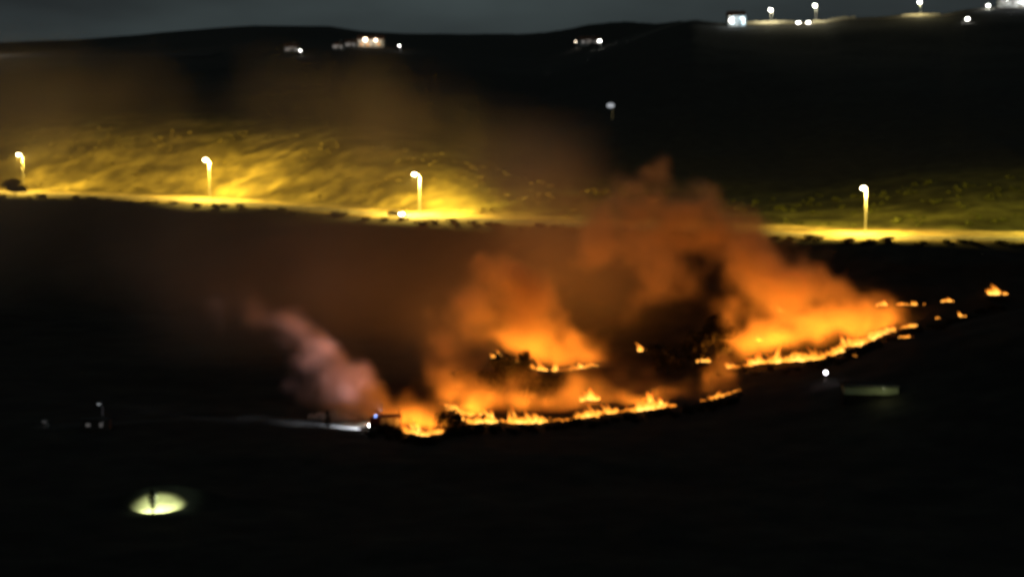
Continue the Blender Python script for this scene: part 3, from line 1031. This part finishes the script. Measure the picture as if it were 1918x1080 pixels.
# shrubs along the lower edges of the fires, silhouetted against them
for path, n, off, sz, lab, grp in [
        ([(700, 812), (762, 822), (812, 826), (862, 806), (900, 806), (1000, 806), (1100, 796), (1205, 782), (1262, 774), (1330, 764), (1390, 742)], 70, 1.0, (0.7, 1.5), 'dark shrub under the long lower fire front', 'shrubs under the lower fire front'),
        ([(1320, 702), (1420, 696), (1530, 688), (1580, 672), (1620, 655), (1660, 636), (1712, 622), (1790, 602), (1880, 572)], 46, 1.0, (0.6, 1.5), 'dark shrub under the right fire band', 'shrubs under the right fire band')]:
    for k in range(n):
        u = (k + rng.random()) / n * (len(path) - 1)
        i = min(int(u), len(path) - 2)
        q = u - i
        p = hit(path[i][0] * (1 - q) + path[i + 1][0] * q, path[i][1] * (1 - q) + path[i + 1][1] * q + rng.uniform(-3, 8))
        s = rng.uniform(*sz)
        qx = CX + F * p.x / p.y
        lab2 = lab + (' near its left end' if qx < (900 if off == 1.0 and n == 70 else 1480) else ' near its middle' if qx < (1160 if n == 70 else 1660) else ' near its right end')
        shrub(p, s * 1.2, s * rng.uniform(0.7, 1.1), lab2, grp)
for px, py, s, lab in ((722, 812, 1.9, 'dark shrub in front of the fire engine'), (742, 813, 1.5, 'dark shrub at the foot of the charred sapling'), (843, 806, 3.4, 'largest dome shaped dark shrub at the left part of the lower front'), (1540, 690, 1.9, 'large dark shrub where the right fire band starts to climb'), (1595, 668, 2.2, 'large dark shrub halfway up the right fire band')):
    shrub(hit(px, py), s, s, lab, None, 'large_shrub')


# ------------------------------------------------------------------ scrub covering the lit cutting (nobody could count it)
def scrub_field(name, label, n, xr, sr, mat, seed, size=(0.35, 1.1)):
    r = np.random.default_rng(seed)
    x = r.uniform(*xr, n)
    s = r.uniform(*sr, n)
    keep = (noise2(x / 9, (s + yr(x)) / 9) + noise2(x / 3.5, (s + yr(x)) / 3.5) * 0.6) > 0.02
    x, s = x[keep], s[keep]
    y = yr(x) + s
    z = H(x, y)
    V, Fc, base = [], [], 0
    proto = [leaf_cloud([(0, 0, 0.35, 0.8, 0.7, 0.45)], 22, 0.34, seed * 10 + k)[0] for k in range(8)]
    for k in range(len(x)):
        sc_ = r.uniform(*size)
        V.append(proto[k % 8] * np.array([sc_ * 1.3, sc_ * 1.3, sc_]) + np.array([x[k], y[k], z[k]]))
    V = np.concatenate(V)
    me = leaf_mesh(name, V, np.arange(len(V)).reshape(-1, 4), mat)
    return tag(link(name, me), label, 'scrub', None, 'stuff')


scrub_field('roadside_scrub', 'dry scrub growing over the lamp lit cutting', 800, (-230, 45), (20, 70), M['scrub'], 3, (0.4, 1.1))
scrub_field('green_scrub', 'green scrub behind the road at the right', 420, (25, 190), (24, 80), M['scrub_green'], 4, (0.5, 1.4))


# ------------------------------------------------------------------ smoke
def smoke_material(name, color, aniso):
    m = bpy.data.materials.new(name)
    m.use_nodes = True
    n, l = m.node_tree.nodes, m.node_tree.links
    n.clear()
    o = n.new('ShaderNodeOutputMaterial')
    v = n.new('ShaderNodeVolumePrincipled')
    v.inputs['Color'].default_value = (*color, 1)
    v.inputs['Density'].default_value = 1.0
    v.inputs['Anisotropy'].default_value = aniso
    l.new(v.outputs['Volume'], o.inputs['Volume'])
    return m


def volume_object(name, label, dens, mn, mx, mat):
    """a voxel cloud: the mesh carries one density value per grid point, the node tree turns it into a volume"""
    nx, ny, nz = dens.shape
    gx, gy, gz = (np.linspace(mn[i], mx[i], dens.shape[i], dtype=np.float32) for i in range(3))
    me = bpy.data.meshes.new(name)
    me.vertices.add(dens.size)
    co = np.empty((nz, ny, nx, 3), np.float32)
    co[..., 0] = gx[None, None, :]
    co[..., 1] = gy[None, :, None]
    co[..., 2] = gz[:, None, None]
    me.vertices.foreach_set('co', co.ravel())
    a = me.attributes.new('smoke_density', 'FLOAT', 'POINT')
    a.data.foreach_set('value', np.ascontiguousarray(dens.transpose(2, 1, 0)).astype(np.float32).ravel())
    me.materials.append(mat)
    o = link(name, me)
    tag(o, label, 'smoke', None, 'stuff')
    g = bpy.data.node_groups.new(name, 'GeometryNodeTree')
    g.interface.new_socket('Geometry', in_out='INPUT', socket_type='NodeSocketGeometry')
    g.interface.new_socket('Geometry', in_out='OUTPUT', socket_type='NodeSocketGeometry')
    n, l = g.nodes, g.links
    gi, go = n.new('NodeGroupInput'), n.new('NodeGroupOutput')
    pos = n.new('GeometryNodeInputPosition')

    def vec(op, a_, b_):
        q = n.new('ShaderNodeVectorMath'); q.operation = op
        l.new(a_, q.inputs[0]); q.inputs[1].default_value = b_
        return q.outputs[0]

    def mth(op, a_, b_):
        q = n.new('ShaderNodeMath'); q.operation = op
        l.new(a_, q.inputs[0])
        if isinstance(b_, (int, float)):
            q.inputs[1].default_value = b_
        else:
            l.new(b_, q.inputs[1])
        return q.outputs[0]

    st = [(mx[i] - mn[i]) / (dens.shape[i] - 1) for i in range(3)]
    p = vec('SUBTRACT', pos.outputs[0], mn)
    p = vec('DIVIDE', p, st)
    p = vec('ADD', p, (0.5, 0.5, 0.5))
    fl = n.new('ShaderNodeVectorMath'); fl.operation = 'FLOOR'
    l.new(p, fl.inputs[0])
    sp = n.new('ShaderNodeSeparateXYZ')
    l.new(fl.outputs[0], sp.inputs[0])
    idx = mth('ADD', sp.outputs[0], mth('MULTIPLY', sp.outputs[1], nx))
    idx = mth('ADD', idx, mth('MULTIPLY', sp.outputs[2], nx * ny))
    idx = mth('ADD', idx, 0.25)
    na = n.new('GeometryNodeInputNamedAttribute')
    na.data_type = 'FLOAT'
    na.inputs['Name'].default_value = 'smoke_density'
    si = n.new('GeometryNodeSampleIndex')
    si.data_type = 'FLOAT'
    si.domain = 'POINT'
    si.clamp = True
    l.new(gi.outputs[0], si.inputs['Geometry'])
    l.new(na.outputs[0], si.inputs['Value'])
    l.new(idx, si.inputs['Index'])
    vc = n.new('GeometryNodeVolumeCube')
    vc.inputs['Min'].default_value = mn
    vc.inputs['Max'].default_value = mx
    for ax, r_ in zip('XYZ', dens.shape):
        vc.inputs['Resolution ' + ax].default_value = r_
    l.new(si.outputs[0], vc.inputs['Density'])
    sm = n.new('GeometryNodeSetMaterial')
    sm.inputs['Material'].default_value = mat
    l.new(vc.outputs[0], sm.inputs['Geometry'])
    l.new(sm.outputs[0], go.inputs[0])
    md = o.modifiers.new('smoke', 'NODES')
    md.node_group = g
    return o


def smoke_grid(mn, mx, vox, puffs, warp, wscale, nscale, lo, hi, power, octaves=4, namp=1.0, curl=0.6, base=1.0):
    shp = tuple(int((mx[i] - mn[i]) / vox) + 1 for i in range(3))
    gx, gy, gz = (np.linspace(mn[i], mx[i], shp[i], dtype=np.float32) for i in range(3))
    X, Y, Z = np.meshgrid(gx, gy, gz, indexing='ij')
    a = X / wscale; b = Y / wscale; c = Z / wscale
    WX = X + warp * (fbm3(a, b, c, 3) - 0.5) * 2
    WY = Y + warp * (fbm3(a + 31.7, b + 4.2, c + 8.8, 3) - 0.5) * 2
    WZ = Z + warp * (fbm3(a + 11.2, b + 44.1, c + 21.9, 3) - 0.5) * 2
    Fd = np.zeros(shp, np.float32)
    for p, r, w in puffs:
        R_ = r * 2.2 + warp
        sl = tuple(slice(max(0, int((p[i] - R_ - mn[i]) / vox)), max(0, min(shp[i], int((p[i] + R_ - mn[i]) / vox) + 2))) for i in range(3))
        d2 = ((WX[sl] - p[0]) ** 2 + (WY[sl] - p[1]) ** 2 + (WZ[sl] - p[2]) ** 2) / (r * r)
        Fd[sl] += w * np.exp(-1.3 * d2)
    nz = fbm3(X / nscale + 3.3, Y / nscale + 7.7, Z / nscale * 1.0, octaves)
    n2 = 1 - np.abs(2 * fbm3(X / nscale * 0.8 + 51.3, Y / nscale * 0.8 + 17.7, Z / nscale * 0.8 + 2.2, octaves) - 1)
    m = Fd + namp * (nz - 0.5) * np.clip(Fd * 3, 0, 1)
    d = np.clip((m - lo) / (hi - lo), 0, 1.6) ** power
    d *= np.clip((n2 - 0.45) / 0.5, 0.0, 1.0) ** 1.2 * curl + (1 - 0.5 * curl)
    hg = Z - H(X, Y).astype(np.float32)
    d *= np.clip(hg / 1.5 + 0.6, 0, 1) * (base + (1.5 - base) * smooth(hg / 18.0).astype(np.float32))     # thinner low down, denser above: shaped to even out the fire glow
    for ax in range(3):                       # fade out at the walls of the grid
        k = np.ones(shp[ax], np.float32); k[[0, -1]] = 0; k[[1, -2]] = 0.5
        if ax == 2:
            k[:2] = 1
        d *= k.reshape([-1 if i == ax else 1 for i in range(3)])
    d[d < 0.01] = 0
    return d.astype(np.float32)


def puff(px, py, D, rpx, w=1.0):
    return (at(px, py, D), rpx * D / F, w)


PUFFS = list(FRONT_PUFFS)
# left plume leaning away from the left tip
for a in [(785, 795, 370, 26, 1.3), (765, 780, 371, 32, 1.3), (745, 765, 373, 36, 1.3), (735, 745, 376, 36, 1.2), (710, 770, 374, 36, 0.9), (680, 765, 376, 36, 0.8), (715, 735, 378, 38, 1.1), (690, 722, 380, 38), (665, 700, 382, 34), (640, 680, 384, 34), (615, 655, 386, 34), (590, 630, 388, 36), (560, 612, 390, 36, 0.9),
          (520, 590, 394, 48, 0.45), (470, 565, 398, 56, 0.36), (420, 545, 402, 60, 0.34), (640, 755, 380, 44, 0.6), (600, 715, 384, 48, 0.5), (570, 670, 388, 46, 0.5), (660, 735, 380, 44, 0.8), (620, 700, 384, 44, 0.7)]:
    PUFFS.append(puff(*a))
# central plumes
for a in [(960, 655, 436, 36), (1010, 665, 436, 40), (1060, 660, 438, 36, 0.8), (985, 620, 438, 46), (1000, 585, 440, 46), (970, 555, 442, 46), (935, 535, 444, 44, 0.8), (905, 515, 446, 42, 0.7), (880, 600, 440, 55, 0.55), (850, 640, 436, 55, 0.5),
          (870, 775, 384, 30, 0.8), (840, 755, 388, 34, 0.7), (900, 765, 384, 36, 1.25), (950, 765, 383, 40, 1.25), (1000, 762, 383, 40, 1.25), (1050, 757, 384, 40, 1.25), (1100, 752, 386, 40, 1.25), (1150, 747, 388, 38, 1.0), (1200, 744, 391, 34, 1.0), (1250, 737, 395, 32, 1.0), (1320, 728, 404, 28, 0.7), (1360, 715, 408, 24, 0.5),
          (880, 720, 390, 50, 0.7), (940, 715, 392, 50, 0.65), (1000, 712, 394, 50, 0.6), (1060, 712, 396, 50, 0.65), (1120, 705, 398, 50, 0.6), (1180, 705, 400, 46, 0.45), (850, 680, 396, 60, 0.55), (910, 665, 400, 60, 0.5), (830, 640, 404, 66, 0.5), (1080, 640, 440, 50, 0.5), (1130, 670, 425, 50, 0.4), (880, 590, 420, 70, 0.5), (820, 590, 420, 70, 0.35)]:
    PUFFS.append(puff(*a))
# the great plume on the right
for a in [(1692, 598, 446, 14, 1.0), (1660, 594, 445, 26, 1.2), (1625, 592, 444, 36, 1.2), (1575, 605, 442, 42, 1.2), (1520, 622, 440, 44, 1.1), (1465, 634, 439, 42, 1.1), (1410, 642, 438, 38, 1.0), (1370, 645, 438, 32, 0.9), (1590, 555, 448, 40, 1.1), (1535, 550, 448, 52, 1.1), (1480, 562, 446, 58, 1.1), (1420, 580, 444, 54),
          (1500, 505, 454, 50), (1450, 490, 456, 60), (1390, 500, 456, 60), (1430, 440, 466, 50, 0.8), (1370, 440, 466, 62, 0.9), (1310, 440, 466, 66, 0.85), (1250, 430, 468, 66, 0.75), (1320, 385, 470, 52, 0.6), (1260, 375, 470, 56, 0.65), (1200, 375, 472, 58, 0.65), (1145, 390, 474, 58, 0.6), (1190, 440, 468, 62, 0.6), (1130, 470, 466, 60, 0.5), (1170, 340, 474, 46, 0.45), (1090, 430, 474, 56, 0.45), (1060, 500, 460, 66, 0.42), (1240, 500, 462, 66, 0.5), (1310, 550, 456, 60, 0.45), (1220, 570, 454, 66, 0.4)]:
    PUFFS.append(puff(*a))
SMOKE_MN, SMOKE_MX = (-80.0, 352.0, -26.0), (112.0, 492.0, 30.0)
dens = smoke_grid(SMOKE_MN, SMOKE_MX, 1.0, PUFFS, 9.0, 15.0, 7.5, 0.16, 1.05, 1.7, 4, 2.4, 1.6, 0.36)
volume_object('smoke', 'orange lit smoke billowing up and leftward from the fires', dens * 0.070, SMOKE_MN, SMOKE_MX, smoke_material('smoke', (0.90, 0.68, 0.44), 0.15))

# thin drifting smoke over the left half of the valley and the lit cutting
DRIFT = []
for a in [(1000, 270, 520, 90, 0.9), (930, 300, 520, 90, 0.9), (1080, 300, 510, 80, 0.7), (1000, 330, 500, 130, 0.5), (900, 290, 520, 150, 0.8), (780, 275, 530, 130, 0.8), (650, 270, 550, 130, 0.8), (500, 265, 570, 140, 0.8), (330, 265, 590, 150, 0.8), (150, 265, 600, 160, 0.8), (0, 255, 610, 170, 0.8), (-150, 250, 610, 180, 0.8), (560, 320, 540, 90, 0.5), (300, 310, 570, 90, 0.5),
          (1050, 480, 470, 150, 0.8), (880, 500, 460, 170, 0.8), (720, 500, 460, 180, 0.8), (560, 500, 460, 180, 0.7), (400, 500, 470, 180, 0.6), (220, 480, 500, 200, 0.6), (50, 480, 520, 200, 0.6), (-120, 480, 540, 220, 0.5),
          (1150, 540, 462, 160, 0.8), (1000, 440, 470, 120, 0.5), (820, 640, 420, 130, 0.7), (640, 600, 420, 140, 0.8), (500, 580, 430, 150, 0.7), (380, 560, 440, 130, 0.5), (300, 620, 440, 160, 0.3), (860, 200, 600, 130, 0.4), (700, 180, 640, 130, 0.25), (100, 180, 660, 150, 0.3)]:
    DRIFT.append(puff(*a))
DMN, DMX = (-260.0, 380.0, -26.0), (76.0, 740.0, 70.0)
dens = smoke_grid(DMN, DMX, 4.0, DRIFT, 16.0, 60.0, 38.0, 0.15, 1.0, 1.2, 3, 1.2)
volume_object('drifting_smoke', 'thin brown smoke drifting over the valley to the left', dens * 0.0068, DMN, DMX, smoke_material('drifting_smoke', (0.80, 0.70, 0.60), 0.0))
